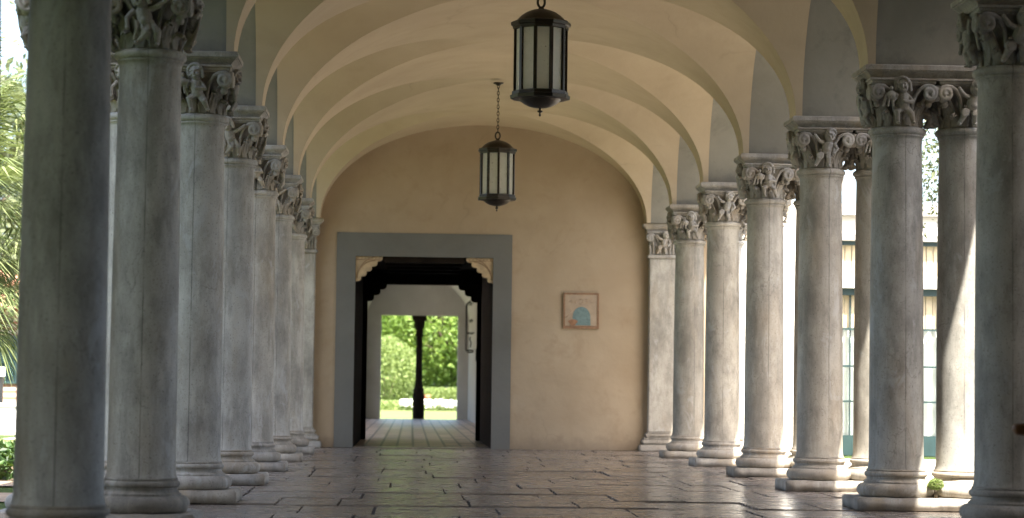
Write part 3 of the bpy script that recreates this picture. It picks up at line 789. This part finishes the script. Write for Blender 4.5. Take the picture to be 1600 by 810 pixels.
# ---------------------------------------------------------------- lanterns
def make_lantern(loc, rz, label):
    t = thing('hanging_lantern', label, 'lantern', loc, 0, 'lanterns hanging from the vault'); n = 10
    a0 = rz
    # local z=0 at the tip of the finial; all below hangs at 0 .. 1.55
    obj('finial', MB().lathe([(.002, 0), (.008, .004), (.01, .012), (.006, .02), (.006, .03), (.022, .036), (.022, .046), (.007, .05), (.009, .085)], 12), M_BRONZE, t)
    obj('bowl', MB().lathe([(.004, .066), (.05, .069), (.09, .08), (.13, .100), (.16, .125), (.178, .15)], 40), M_BRONZE, t)
    obj('lower_ring', MB().lathe([(.215, .135), (.236, .137), (.240, .165), (.226, .169), (.224, .195), (.205, .2)], n, smooth=False, ang0=a0), M_BRONZE, t)
    obj('upper_ring', MB().lathe([(.205, .69), (.222, .692), (.224, .715), (.238, .72), (.240, .745), (.228, .752), (.19, .754)], n, smooth=False, ang0=a0), M_BRONZE, t)
    obj('dome', MB().lathe([(.205, .752), (.188, .772), (.16, .80), (.12, .828), (.07, .848), (.03, .856), (.022, .862), (.02, .875)], 40), M_BRONZE, t)
    rr = .202
    for i in range(n):
        a = a0 + 2 * math.pi * i / n; b = a + 2 * math.pi / n
        p, q = Vector((rr * math.cos(a), rr * math.sin(a), 0)), Vector((rr * math.cos(b), rr * math.sin(b), 0))
        obj('rib', MB().box(-.011, .012, -.0125, .0125, .195, .695, Matrix.Translation(p) @ Matrix.Rotation(a, 4, 'Z')), M_BRONZE, t)
        d = (q - p).normalized(); inn = -(p + q).normalized() * .004
        p2, q2 = p + d * .006 - Vector((0, 0, 0)) + inn, q - d * .006 + inn
        pan = MB().add([p2 + Vector((0, 0, .197)), q2 + Vector((0, 0, .197)), q2 + Vector((0, 0, .692)), p2 + Vector((0, 0, .692))], [(0, 1, 2, 3)])
        obj('glass_panel', pan, M_FROST, t)
    ch = MB()
    ch.tube([(.028 * math.cos(x), 0, .912 + .042 * math.sin(x)) for x in [2 * math.pi * i / 20 for i in range(20)]], .010, 8, closed=True)
    z = .975; i = 0
    while z < 1.52:
        ax = i % 2
        pts = []
        for j in range(14):
            u = 2 * math.pi * j / 14; c, s_ = .0125 * math.cos(u), .027 * math.sin(u)
            pts.append((c, 0, z + s_) if ax else (0, c, z + s_))
        ch.tube(pts, .0045, 6, closed=True); z += .041; i += 1
    obj('chain', ch, M_BRONZE, t)
    obj('ceiling_rose', MB().lathe([(.012, 1.515), (.03, 1.525), (.04, 1.535), (.062, 1.54), (.064, 1.553), (.02, 1.56)], 24), M_BRONZE, t)
    return t
make_lantern((.005, YK(1) + S / 2, 2.983), R(-90 + 18 + 3), 'nearer larger-looking bronze lantern with stained frosted panes, hung high in the picture')
make_lantern((.012, YK(4) + S / 2, 2.958), R(-90 + 2), 'farther bronze lantern hanging on its full chain in front of the end wall')

# ---------------------------------------------------------------- floors
def loggia_floor():
    mb = MB(); slab = []
    rf = random.Random(21); y = 5.0
    def one(x0, x1, y0, y1, sid):
        nx = max(2, int((x1 - x0) / .1)); ny = max(2, int((y1 - y0) / .1))
        z0 = rf.uniform(-.007, .004); tx, ty = rf.uniform(-.003, .003), rf.uniform(-.004, .004)
        vs = []; fs = []; off = Vector((rf.uniform(0, 99), 0, 0))
        jit = [rf.uniform(-.012, .012) for _ in range(4)]
        for j in range(ny + 1):
            for i in range(nx + 1):
                u, w = i / nx, j / ny
                x = x0 + (x1 - x0) * u + (jit[0] * (1 - w) + jit[1] * w) * (1 - u); yy = y0 + (y1 - y0) * w + (jit[2] * (1 - u) + jit[3] * u) * (1 - w)
                x += .006 * noise.noise(Vector((x * 7, yy * 7, sid))) * (u in (0, 1)); yy += .014 * noise.noise(Vector((x * 6, yy * 6, sid + 9))) * (w in (0, 1))
                z = z0 + tx * (u - .5) + ty * (w - .5) + .0024 * noise.noise(Vector((x * 2.6, yy * 2.6, 0)) + off)
                if u in (0, 1) or w in (0, 1): z -= .0025
                vs.append((x, yy, z))
        m = nx + 1
        for j in range(ny):
            for i in range(nx): fs.append((j * m + i, j * m + i + 1, (j + 1) * m + i + 1, (j + 1) * m + i))
        mb.add(vs, fs, None, True); tone = rf.random()
        rim = [i for i in range(m)] + [j * m + nx for j in range(1, ny + 1)] + [ny * m + i for i in range(nx - 1, -1, -1)] + [j * m for j in range(ny - 1, 0, -1)]
        sk = []; q = len(rim)
        for r in rim: sk.append(vs[r])
        for r in rim: sk.append((vs[r][0], vs[r][1], -.032))
        mb.add(sk, [(i, q + i, q + (i + 1) % q, (i + 1) % q) for i in range(q)], None, False)
        slab.extend([tone] * (len(vs) + len(sk)))
    sid = 0
    while y < YW + .02:
        d = rf.choice((.7, .82, .9, 1.0, 1.12)); y1 = min(y + d, YW - .02)
        if YW - y1 < .2: y1 = YW - .02
        x = -3.36 + rf.uniform(-.3, 0)
        while x < 3.36:
            w = rf.uniform(.42, .95); x0, x1 = max(x, -3.36), min(x + w, 3.36)
            if x1 - x0 > .12: one(x0 + .008, x1 - .008, y + .012, y1 - .012, sid); sid += 1
            x += w
        y = y1
        if y >= YW - .03: break
    me = mb.mesh('loggia_floor')
    at = me.attributes.new('slab', 'FLOAT', 'POINT'); at.data.foreach_set('value', slab)
    return struct(link('loggia_floor', me, M_FLAG))
loggia_floor()
struct(obj('loggia_floor_bed', MB().box(-3.4, 3.4, YA, YW + .45, -.12, -.016), M_GROUT))
struct(obj('loggia_near_floor', MB().box(-3.36, 3.36, YA, 4.99, -.015, -.004), M_GROUT)).data.materials[0] = M_FLAG
struct(obj('passage_floor', MB().box(PXL - .6, PXR + .35, YW + .45, YE + .5, -.12, -.006), M_PAVER))
struct(obj('threshold', MB().box(DX0, DX1, YW, YW + .46, -.1, .008), M_FLAG, bevel=.006))
def sheet(name, x0, x1, y0, y1, z, mat, nx=1, ny=1, amp=0):
    mb = MB(); vs = []; fs = []
    for j in range(ny + 1):
        for i in range(nx + 1):
            x, y = x0 + (x1 - x0) * i / nx, y0 + (y1 - y0) * j / ny; vs.append((x, y, z + amp * noise.noise(Vector((x * .3, y * .3, 0)))))
    for j in range(ny):
        for i in range(nx): a = j * (nx + 1) + i; fs.append((a, a + 1, a + nx + 2, a + nx + 1))
    mb.add(vs, fs, None, True); return struct(obj(name, mb, mat))
sheet('lawn', -600, 600, -300, 900, -.06, M_GRASS)
sheet('courtyard_paving', 3.38, 6.6, 20.6, 30.8, -.05, M_PAVE)
sheet('near_paving', 3.38, 6.6, -30, 20.6, -.05, M_DARKGND)  # darkened so the near bays get less bounced sunlight
sheet('courtyard_ground', 6.6, 60, -30, 36, -.054, M_DARKGND)  # darkened too, in place of a shaded courtyard
M_LAWN2 = grassmat('sun_brightened_lawn', (.13, .17, .06), (.20, .24, .10))  # brighter copy of the lawn, sunlight put into the colour
sheet('far_lawn', -60, -3.42, 24.5, 36.4, -.056, M_LAWN2)  # brightened to throw more light on the far left columns
sheet('garden_lawn', -25, 25, 64.6, 106, -.056, M_LAWN2)
sheet('bounce_paving', -7.5, PXL - .6, 36.5, 64.5, -.052, M_PAVE)  # unseen pale strip added to bounce sunlight into the passage
sheet('earth_path', -30, -3.8, 16.9, 18.3, -.05, M_EARTH)
sheet('earth_bed', -20, -3.9, 19.4, 22.6, -.045, M_EARTH)

# ---------------------------------------------------------------- foliage helpers
def leaf_mesh(pts, size, seed, asp=.45, jitter=1.0, up=.3):
    rr = random.Random(seed); vs = []; fs = []
    for p in pts:
        d = Vector((rr.gauss(0, 1), rr.gauss(0, 1), rr.gauss(0, 1) + up)).normalized()
        u = d.orthogonal().normalized(); u.rotate(Matrix.Rotation(rr.uniform(0, 6.28), 3, d)); w = d.cross(u)
        s = size * rr.uniform(.6, 1.3); o = len(vs); p = Vector(p)
        vs += [p - u * s, p + w * s * asp + d * s * .15, p + u * s, p - w * s * asp + d * s * .15]
        fs += [(o, o + 1, o + 2, o + 3)]
    me = bpy.data.meshes.new('crown'); me.from_pydata([tuple(v) for v in vs], [], fs); me.update(); return me
def clumps(c, rad, n, per, spread, seed, shell=.55):
    rr = random.Random(seed); pts = []
    for _ in range(n):
        d = Vector((rr.gauss(0, 1), rr.gauss(0, 1), rr.gauss(0, 1))).normalized(); k = rr.uniform(shell, 1)
        cc = Vector((c[0] + d.x * rad[0] * k, c[1] + d.y * rad[1] * k, c[2] + d.z * rad[2] * k)); sp = spread * rr.uniform(.6, 1.35)
        for _ in range(per): pts.append((cc.x + rr.gauss(0, sp), cc.y + rr.gauss(0, sp), cc.z + rr.gauss(0, sp * .8)))
    return pts
def tree(x, y, h, rad, trunk_r, mat, seed, label, cat='tree', n=60, per=110, size=.12, spread=.45, group=None, lo=.35, name='leafy_tree'):
    t = thing(name, label, cat, (x, y, -.06), 0, group); rr = random.Random(seed)
    tb = MB(); hb = h * lo
    tb.tube([(0, 0, 0), (rr.uniform(-.1, .1), 0, hb * .5), (rr.uniform(-.15, .15), 0, hb), (0, 0, h * .75)], [trunk_r * 1.3, trunk_r, trunk_r * .8, trunk_r * .25], 9)
    for i in range(7):
        a = rr.uniform(0, 6.28); z = rr.uniform(hb * .8, h * .6)
        tb.tube([(0, 0, z), (rad[0] * .4 * math.cos(a), rad[1] * .4 * math.sin(a), z + h * .1), (rad[0] * .8 * math.cos(a), rad[1] * .8 * math.sin(a), z + h * .2)], [trunk_r * .5, trunk_r * .35, trunk_r * .1], 6)
    obj('trunk', tb, M_BARK, t)
    me = leaf_mesh(clumps((0, 0, h - rad[2]), rad, n, per, spread, seed), size, seed + 1); link('crown', me, mat, t)
    return t
# garden beyond the passage
tree(-4.4, 110, 8.5, (4.0, 3, 4.0), .25, M_LEAF, 1, 'leafy green tree behind the round shrub, left of the dark post', n=150, per=190, size=.13, spread=.55, group='trees beyond the garden opening', lo=.25)
tree(1.1, 113, 9.0, (3.8, 3, 4.3), .25, M_LEAF, 2, 'leafy green tree above the white flowers, right of the dark post', n=150, per=190, size=.13, spread=.55, group='trees beyond the garden opening', lo=.22)
tree(5.2, 120, 9, (4.2, 3, 4.4), .3, M_SHRUB, 3, 'broad green tree standing farther right behind the garden opening', n=90, per=110, size=.22, spread=.7, group='trees beyond the garden opening', lo=.22)
tree(-1.8, 124, 11, (5.5, 3, 5.4), .3, M_SHRUB, 4, 'tall tree at the back of the garden, behind the two nearer trees', n=150, per=150, size=.2, spread=.8, group='trees beyond the garden opening', lo=.2)
def shrub(x, y, r, mat, seed, label, n=2600, size=.06, trunk=True, group=None, name='round_shrub'):
    t = thing(name, label, 'shrub', (x, y, -.06), 0, group); rr = random.Random(seed)
    pts = []
    for _ in range(n):
        d = Vector((rr.gauss(0, 1), rr.gauss(0, 1), rr.gauss(0, 1))).normalized(); k = rr.uniform(.82, 1.0) * (1 + .1 * noise.noise(d * 3 + Vector((seed, 0, 0))))
        z = r[2] + d.z * r[2] * k
        if z > .02: pts.append((d.x * r[0] * k, d.y * r[1] * k, z))
    link('crown', leaf_mesh(pts, size, seed), mat, t)
    tb = MB()
    for i in range(4): tb.tube([(0, 0, 0), (r[0] * .3 * math.cos(i * 1.7), r[1] * .3 * math.sin(i * 1.7), r[2] * .9)], [.04, .02], 6)
    obj('stem', tb, M_BARK, t); return t
shrub(-2.15, 102, (1.55, 1.4, 1.65), M_SHRUB, 5, 'big rounded light green shrub left of the dark post', 9000, .075)
def flowers(x0, x1, y0, y1, n, seed):
    rr = random.Random(seed); mb = MB()
    for _ in range(n):
        x, y = rr.uniform(x0, x1), rr.uniform(y0, y1); z = .15 + .28 * rr.random() + .1 * noise.noise(Vector((x * 2, y * 2, 0))) - .06
        s = rr.uniform(.03, .06)
        mb.ball((x, y, z), (s, s, s * .6), 6, 4)
    return mb
fl = obj('white_flowers', flowers(-1.45, 1.3, 97, 99.5, 1500, 9), M_FLOWER); fl['kind'] = 'stuff'; tag(fl, 'bed of white flowers in front of the shrub and trees', 'flowers')
fg = link('flower_foliage', leaf_mesh([(rnd.uniform(-3.6, 1.6), rnd.uniform(97.0, 100.5), rnd.uniform(-.05, .36)) for _ in range(6000)], .06, 33), M_SHRUB); fg['kind'] = 'stuff'; tag(fg, 'low green foliage among the white flowers', 'plants')
hg = thing('garden_hedge', 'low green hedge behind the white flowers', 'hedge', (.75, 101.5, 0))
link('crown', leaf_mesh([(rnd.uniform(-1.2, 1.6), rnd.uniform(-.4, .4), rnd.uniform(0, .95)) for _ in range(5000)], .06, 34), M_SHRUB, hg)
tp = thing('terracotta_pot', 'orange terracotta pot just right of the dark post in the garden', 'pot', (-.27, 100.2, -.06))
obj('body', MB().lathe([(.09, 0), (.13, .50), (.15, .52), (.15, .68), (.13, .68), (.11, .4), (.01, .38)], 20), M_TERRA, tp)
link('plant', leaf_mesh([(rnd.gauss(0, .12), rnd.gauss(0, .12), .74 + rnd.gauss(0, .1)) for _ in range(200)], .05, 35), M_SHRUB, tp)

# left garden ------------------------------------------------
def fan_palm():
    t = thing('fan_palm', 'fan palm with spiky grey green fronds and a skirt of dry leaves', 'palm tree', (-6.35, 25.2, -.06))
    tb = MB(); pts = []; rr = []
    for i in range(24):
        z = 3.5 * i / 23; pts.append((.02 * math.sin(z), 0, z)); rr.append(.2 + .02 * (i % 2) - .02 * z)
    tb.tube(pts, rr, 12); obj('trunk', tb, M_BARK, t)
    rp = random.Random(4)
    def frond(base, az, el, plen, flen, droop, vs, fs, nl=26):
        d = Vector((math.cos(az) * math.cos(el), math.sin(az) * math.cos(el), math.sin(el)))
        tip = Vector(base) + d * plen; side = d.cross(Vector((0, 0, 1))).normalized(); upv = side.cross(d).normalized()
        # petiole
        o = len(vs); w = .012
        vs += [Vector(base) + side * w, Vector(base) - side * w, tip - side * w * .6, tip + side * w * .6]; fs.append((o, o + 1, o + 2, o + 3))
        for i in range(nl):
            a = -1.55 + 3.1 * i / (nl - 1); dd = (d * math.cos(a) + side * math.sin(a)).normalized()
            L = flen * (.75 + .25 * math.cos(a)) * rp.uniform(.9, 1.08); pw = dd.cross(upv).normalized() * .016
            mid = tip + dd * L * .55 + upv * .03; end = tip + dd * L - Vector((0, 0, 1)) * droop * L * rp.uniform(.4, 1.2)
            o = len(vs); vs += [tip, mid + pw, mid - pw, end]; fs += [(o, o + 1, o + 3, o + 2)]
    vs, fs = [], []
    for i in range(150):
        az = i * 2.4 + rp.uniform(-.2, .2); f = i / 149; el = R(82 - 118 * f + rp.uniform(-9, 9))
        frond((0, 0, 2.3 + 1.3 * (1 - f)), az, el, rp.uniform(.6, 1.2), rp.uniform(.7, 1.0), .25, vs, fs)
    me = bpy.data.meshes.new('crown'); me.from_pydata([tuple(v) for v in vs], [], fs); link('crown', me, M_PALM, t)
    vs, fs = [], []
    for i in range(70):
        frond((0, 0, rp.uniform(1.7, 2.5)), i * 2.4, R(-62 + rp.uniform(-16, 18)), rp.uniform(.3, .7), rp.uniform(.45, .6), .1, vs, fs, 14)
    me = bpy.data.meshes.new('dry_fronds'); me.from_pydata([tuple(v) for v in vs], [], fs); link('dry_fronds', me, M_DEADPALM, t)
fan_palm()
tag(obj('low_wall', MB().box(-30, -5.5, 40, 40.4, -.06, .44).box(-30, -5.45, 39.96, 40.44, .44, .49), M_LOWWALL), 'sunlit white low wall across the left garden', 'wall')
tag(obj('brick_kerb', MB().box(-30, -3.9, 28.6, 29.0, -.06, .07), M_KERB, bevel=.01), 'reddish brick kerb edging the left lawn', 'kerb')
for i in range(7):
    x = -9.2 + i * .75
    shrub(x, 20.9 + .3 * math.sin(i * 2.1), (.5, .6, .165), M_DARKLEAF, 40 + i,
          ['small dark shrub in the left garden bed, outermost from the colonnade', 'small dark shrub in the left bed, second from the outer end', 'small dark shrub in the left bed, third from the outer end', 'small dark shrub in the middle of the left bed',
           'small dark shrub in the left bed, third from the colonnade', 'small dark shrub in the left bed, second from the colonnade', 'small dark shrub in the left bed, nearest to the colonnade'][i], 1500, .05, group='small shrubs along the left bed', name='bed_shrub')
gh = thing('garden_house', 'low house with cream and red brick courses beyond the left low wall', 'house', (-13, 52, -.06))
obj('wall', MB().box(-7, 9, 0, 5, 0, 2.6), M_SIDING, gh); obj('roof', MB().prism([(-.6, 2.601), (2.5, 3.6), (5.6, 2.601)], -7.4, 9.4, Matrix(((0, 0, 1, 0), (1, 0, 0, 0), (0, 1, 0, 0), (0, 0, 0, 1)))), M_ROOF, gh, fixn=True)
for wx in (2.2, 5.4):
    w = obj('window', MB().box(wx, wx + .9, -.05, -.002, .9, 2.0), M_GREENPAINT, gh); obj('pane', MB().box(wx + .08, wx + .82, -.06, -.051, .98, 1.92), M_GLASS, w)
sp = thing('notice_post', 'white notice board on a dark post behind the low wall', 'sign', (-8.55, 42.2, -.06))
obj('post', MB().box(-.05, .05, -.04, .04, 0, 1.2), M_IRON, sp); obj('board', MB().box(-.09, .09, -.06, -.041, 1.02, 1.2), M_SIGN, sp, bevel=.006)
tree(-12.5, 60, 9, (4, 4, 3.8), .3, M_OLIVE, 12, 'grey green tree behind the low house in the left garden', n=80, per=90, size=.2, spread=.6, group='trees of the left garden')
tree(-8.2, 47, 5.6, (1.9, 1.9, 1.9), .16, M_OLIVE, 13, 'small bushy tree right behind the white low wall, backing the palm', n=60, per=90, size=.12, spread=.35, group='trees of the left garden', lo=.35)

tree(-7.6, 5.5, 9.5, (3.6, 4.6, 4.2), .3, M_DARKLEAF, 14, 'unseen dense dark tree added at the near left to block the sky', n=110, per=150, size=.2, spread=.6, group='trees of the left garden', lo=.2)  # added out of view to shield the near left columns from the sky
# right courtyard --------------------------------------------
YF = 32.6
cb = thing('courtyard_building', 'low white building with green framed windows across the courtyard', 'building', (3.31, YF, -.05))
def inc(name, mb, mat, parent=None, bevel=0):
    par = parent or cb
    mb.v = [(v[0] - 3.31, v[1] - YF, v[2] + .05) for v in mb.v]
    return obj(name, mb, mat, par, bevel=bevel)
inc('wall', MB().box(3.31, 4.92, YF, YF + .3, -.05, 3.62).box(4.92, 14, YF, YF + .3, 3.16, 3.42).box(4.92, 14, YF + 2.6, YF + 2.9, -.05, 3.6).box(3.31, 14, YF + .301, YF + 2.6, 3.5, 3.62), M_FACADE)
inc('fascia_beam', MB().box(4.93, 14, YF - .12, YF + .3, 3.421, 3.60), M_GREYBEAM, bevel=.008)
inc('string_course', MB().box(4.93, 14, YF - .05, YF + .3, 3.06, 3.159), M_GREYBEAM, bevel=.006)
inc('sill_band', MB().box(4.93, 14, YF - .08, YF + .3, 2.37, 2.55), M_FACADE, bevel=.006)
bw = 1.3; x = 4.95; i = 0
while x + bw < 14:
    up = inc('upper_window', MB().box(x, x + .06, YF + .02, YF + .1, 2.551, 3.059).box(x + bw - .06, x + bw - .002, YF + .02, YF + .1, 2.551, 3.059).box(x + .06, x + bw - .06, YF + .02, YF + .1, 3.0, 3.059), M_GREENPAINT)
    bl = MB()
    for q in range(int((bw - .12) / .1)): bl.box(x + .065 + q * .1, x + .065 + q * .1 + .088, YF + .11 + .006 * (q % 2), YF + .13 + .006 * (q % 2), 2.551, 3.0)
    inc('blind', bl, M_CREAMBLIND, up)
    fr = MB().box(x, x + .05, YF + .02, YF + .1, .24, 2.27).box(x + bw - .05, x + bw - .002, YF + .02, YF + .1, .24, 2.27).box(x, x + bw - .002, YF + .01, YF + .12, 2.271, 2.369)
    for z in (.73, 1.24, 1.78): fr.box(x + .05, x + bw - .05, YF + .03, YF + .075, z - .014, z + .014)
    for q in (1, 2): fr.box(x + bw * q / 3 - .012, x + bw * q / 3 + .012, YF + .076, YF + .095, .24, 2.27)
    fr.box(x, x + bw - .002, YF, YF + .12, -.05, .239)
    w = inc('window', fr, M_GREENPAINT)
    bl = MB()
    for q in range(int((bw - .12) / .1)): bl.box(x + .06 + q * .1, x + .06 + q * .1 + .09, YF + .13 + .008 * (q % 2), YF + .15 + .008 * (q % 2), 1.80, 2.27)
    inc('blind', bl, M_CREAMBLIND, w)
    cu = MB(); vs = []; fs = []; m = 60
    for j in range(m + 1):
        xx = x + .05 + (bw - .1) * j / m; yy = YF + .19 + .03 * math.sin(j * .9 + .5 * math.sin(j * .37))
        vs += [(xx, yy, .24), (xx, yy, 1.80)]
    for j in range(m): fs.append((2 * j, 2 * j + 2, 2 * j + 3, 2 * j + 1))
    cu.add(vs, fs, None, True); inc('curtain', cu, M_CURTAIN, w)
    inc('pane', MB().box(x + .05, x + bw - .05, YF + .102, YF + .108, .24, 1.77), M_GLASS, w)
    x += bw
tree(5.95, 24.5, 4.9, (1.25, 1.25, 1.35), .09, M_OLIVE, 17, 'airy olive like tree in the sunny courtyard behind the right columns', n=90, per=110, size=.036, spread=.26, lo=.4, name='courtyard_tree')

tag(obj('near_shade_wing', MB().box(3.32, 14, YA, 10.45, -.05, 9.2).box(3.32, 14.3, YA - .2, 10.6, 9.201, 9.4), M_WALL), 'unseen cream house mass added beside the courtyard to darken the near bays', 'building')  # added out of view to block sky and sun from the near right

# small green tuft between the twin bases
tf = thing('green_tuft', 'small round bright green tuft growing between two column bases', 'plant', (2.762, Y1 - .225, .088))
pts = []
for _ in range(700):
    d = Vector((rnd.gauss(0, 1), rnd.gauss(0, 1), rnd.gauss(0, 1))).normalized(); k = rnd.uniform(.75, 1)
    pts.append((d.x * .058 * k, d.y * .058 * k, .092 + d.z * (.05 if d.z > 0 else .03) * k))
link('leaves', leaf_mesh(pts, .011, 50), M_SHRUB, tf)
obj('stem', MB().tube([(0, 0, 0), (0, 0, .06)], [.014, .01], 7), M_BARK, tf)

# wooden armchair at the right edge
ac = thing('wooden_armchair', 'brown wooden armchair at the right edge, only its rounded arm tip showing', 'chair', (1.95, 8.94, 0), 0)
for yy in (-.0, .56):
    obj('armrest', MB().tube([(-.383, yy, .672), (-.378, yy, .675), (-.36, yy, .676), (-.3, yy, .677), (0, yy, .678), (.2, yy, .675)], [.008, .02, .026, .029, .028, .026], 12), M_CHAIR, ac)
    obj('leg', MB().box(-.24, -.195, yy - .022, yy + .022, 0, .66), M_CHAIR, ac, bevel=.006)
    obj('leg', MB().box(.2, .245, yy - .022, yy + .022, 0, .98), M_CHAIR, ac, bevel=.006)
obj('seat', MB().box(-.26, .2, -.02, .58, .40, .44), M_CHAIR, ac, bevel=.01)
bk = MB().box(.21, .24, .024, .536, .88, .97)
for i in range(5): bk.box(.215, .235, .06 + i * .1, .11 + i * .1, .45, .879)
obj('backrest', bk, M_CHAIR, ac)

# ---------------------------------------------------------------- light
hx, hy, hz = 1.0, -2.5, 4.5
sd_ = Vector((hx, hy, hz)).normalized()
el = math.asin(sd_.z); az = math.atan2(hx, hy)          # azimuth from +y, clockwise to +x
w = bpy.data.worlds.new('World'); SC.world = w; w.use_nodes = True
nt = w.node_tree; bg = nt.nodes['Background']
sk = nt.nodes.new('ShaderNodeTexSky'); sk.sky_type = 'NISHITA'; sk.sun_disc = False
sk.sun_elevation = el; sk.sun_rotation = az; sk.air_density = .9; sk.dust_density = 4.0; sk.ozone_density = .8
nt.links.new(sk.outputs[0], bg.inputs[0]); bg.inputs[1].default_value = .15
sl = bpy.data.lights.new('Sun', 'SUN'); sl.energy = 5; sl.angle = R(.53); sl.color = (1, .94, .84)
so = bpy.data.objects.new('Sun', sl); COL.objects.link(so); so.rotation_euler = sd_.to_track_quat('Z', 'Y').to_euler(); so.location = (8, -10, 30)

# ---------------------------------------------------------------- camera
YAW, PITCH, ROLL, F = .0437, .0585, -.013, 3537.5
cd = bpy.data.cameras.new('Camera'); cam = bpy.data.objects.new('Camera', cd); COL.objects.link(cam)
fw = Vector((math.sin(YAW), math.cos(YAW), 0)); rt = Vector((math.cos(YAW), -math.sin(YAW), 0)); up = Vector((0, 0, 1))
fwd = fw * math.cos(PITCH) + up * math.sin(PITCH); U = -fw * math.sin(PITCH) + up * math.cos(PITCH)
r2 = rt * math.cos(ROLL) - U * math.sin(ROLL); u2 = rt * math.sin(ROLL) + U * math.cos(ROLL)
mw = Matrix((( r2.x, u2.x, -fwd.x, -.9793), (r2.y, u2.y, -fwd.y, 0), (r2.z, u2.z, -fwd.z, .8071), (0, 0, 0, 1)))
cam.matrix_world = mw
cd.sensor_width = 36; cd.sensor_fit = 'HORIZONTAL'; cd.lens = F / 1600 * 36; cd.clip_start = .1; cd.clip_end = 3000
cd.dof.use_dof = True; cd.dof.focus_distance = 19.5; cd.dof.aperture_fstop = cd.lens / 1000 / .026
SC.camera = cam
SC.view_settings.view_transform = 'Standard'; SC.view_settings.look = 'None'; SC.view_settings.exposure = 2.3; SC.view_settings.gamma = 1
SC.cycles.max_bounces = 10; SC.cycles.diffuse_bounces = 7; SC.cycles.glossy_bounces = 4; SC.cycles.transmission_bounces = 6
SC.cycles.use_denoising = True
SC.cycles.sample_clamp_indirect = 8
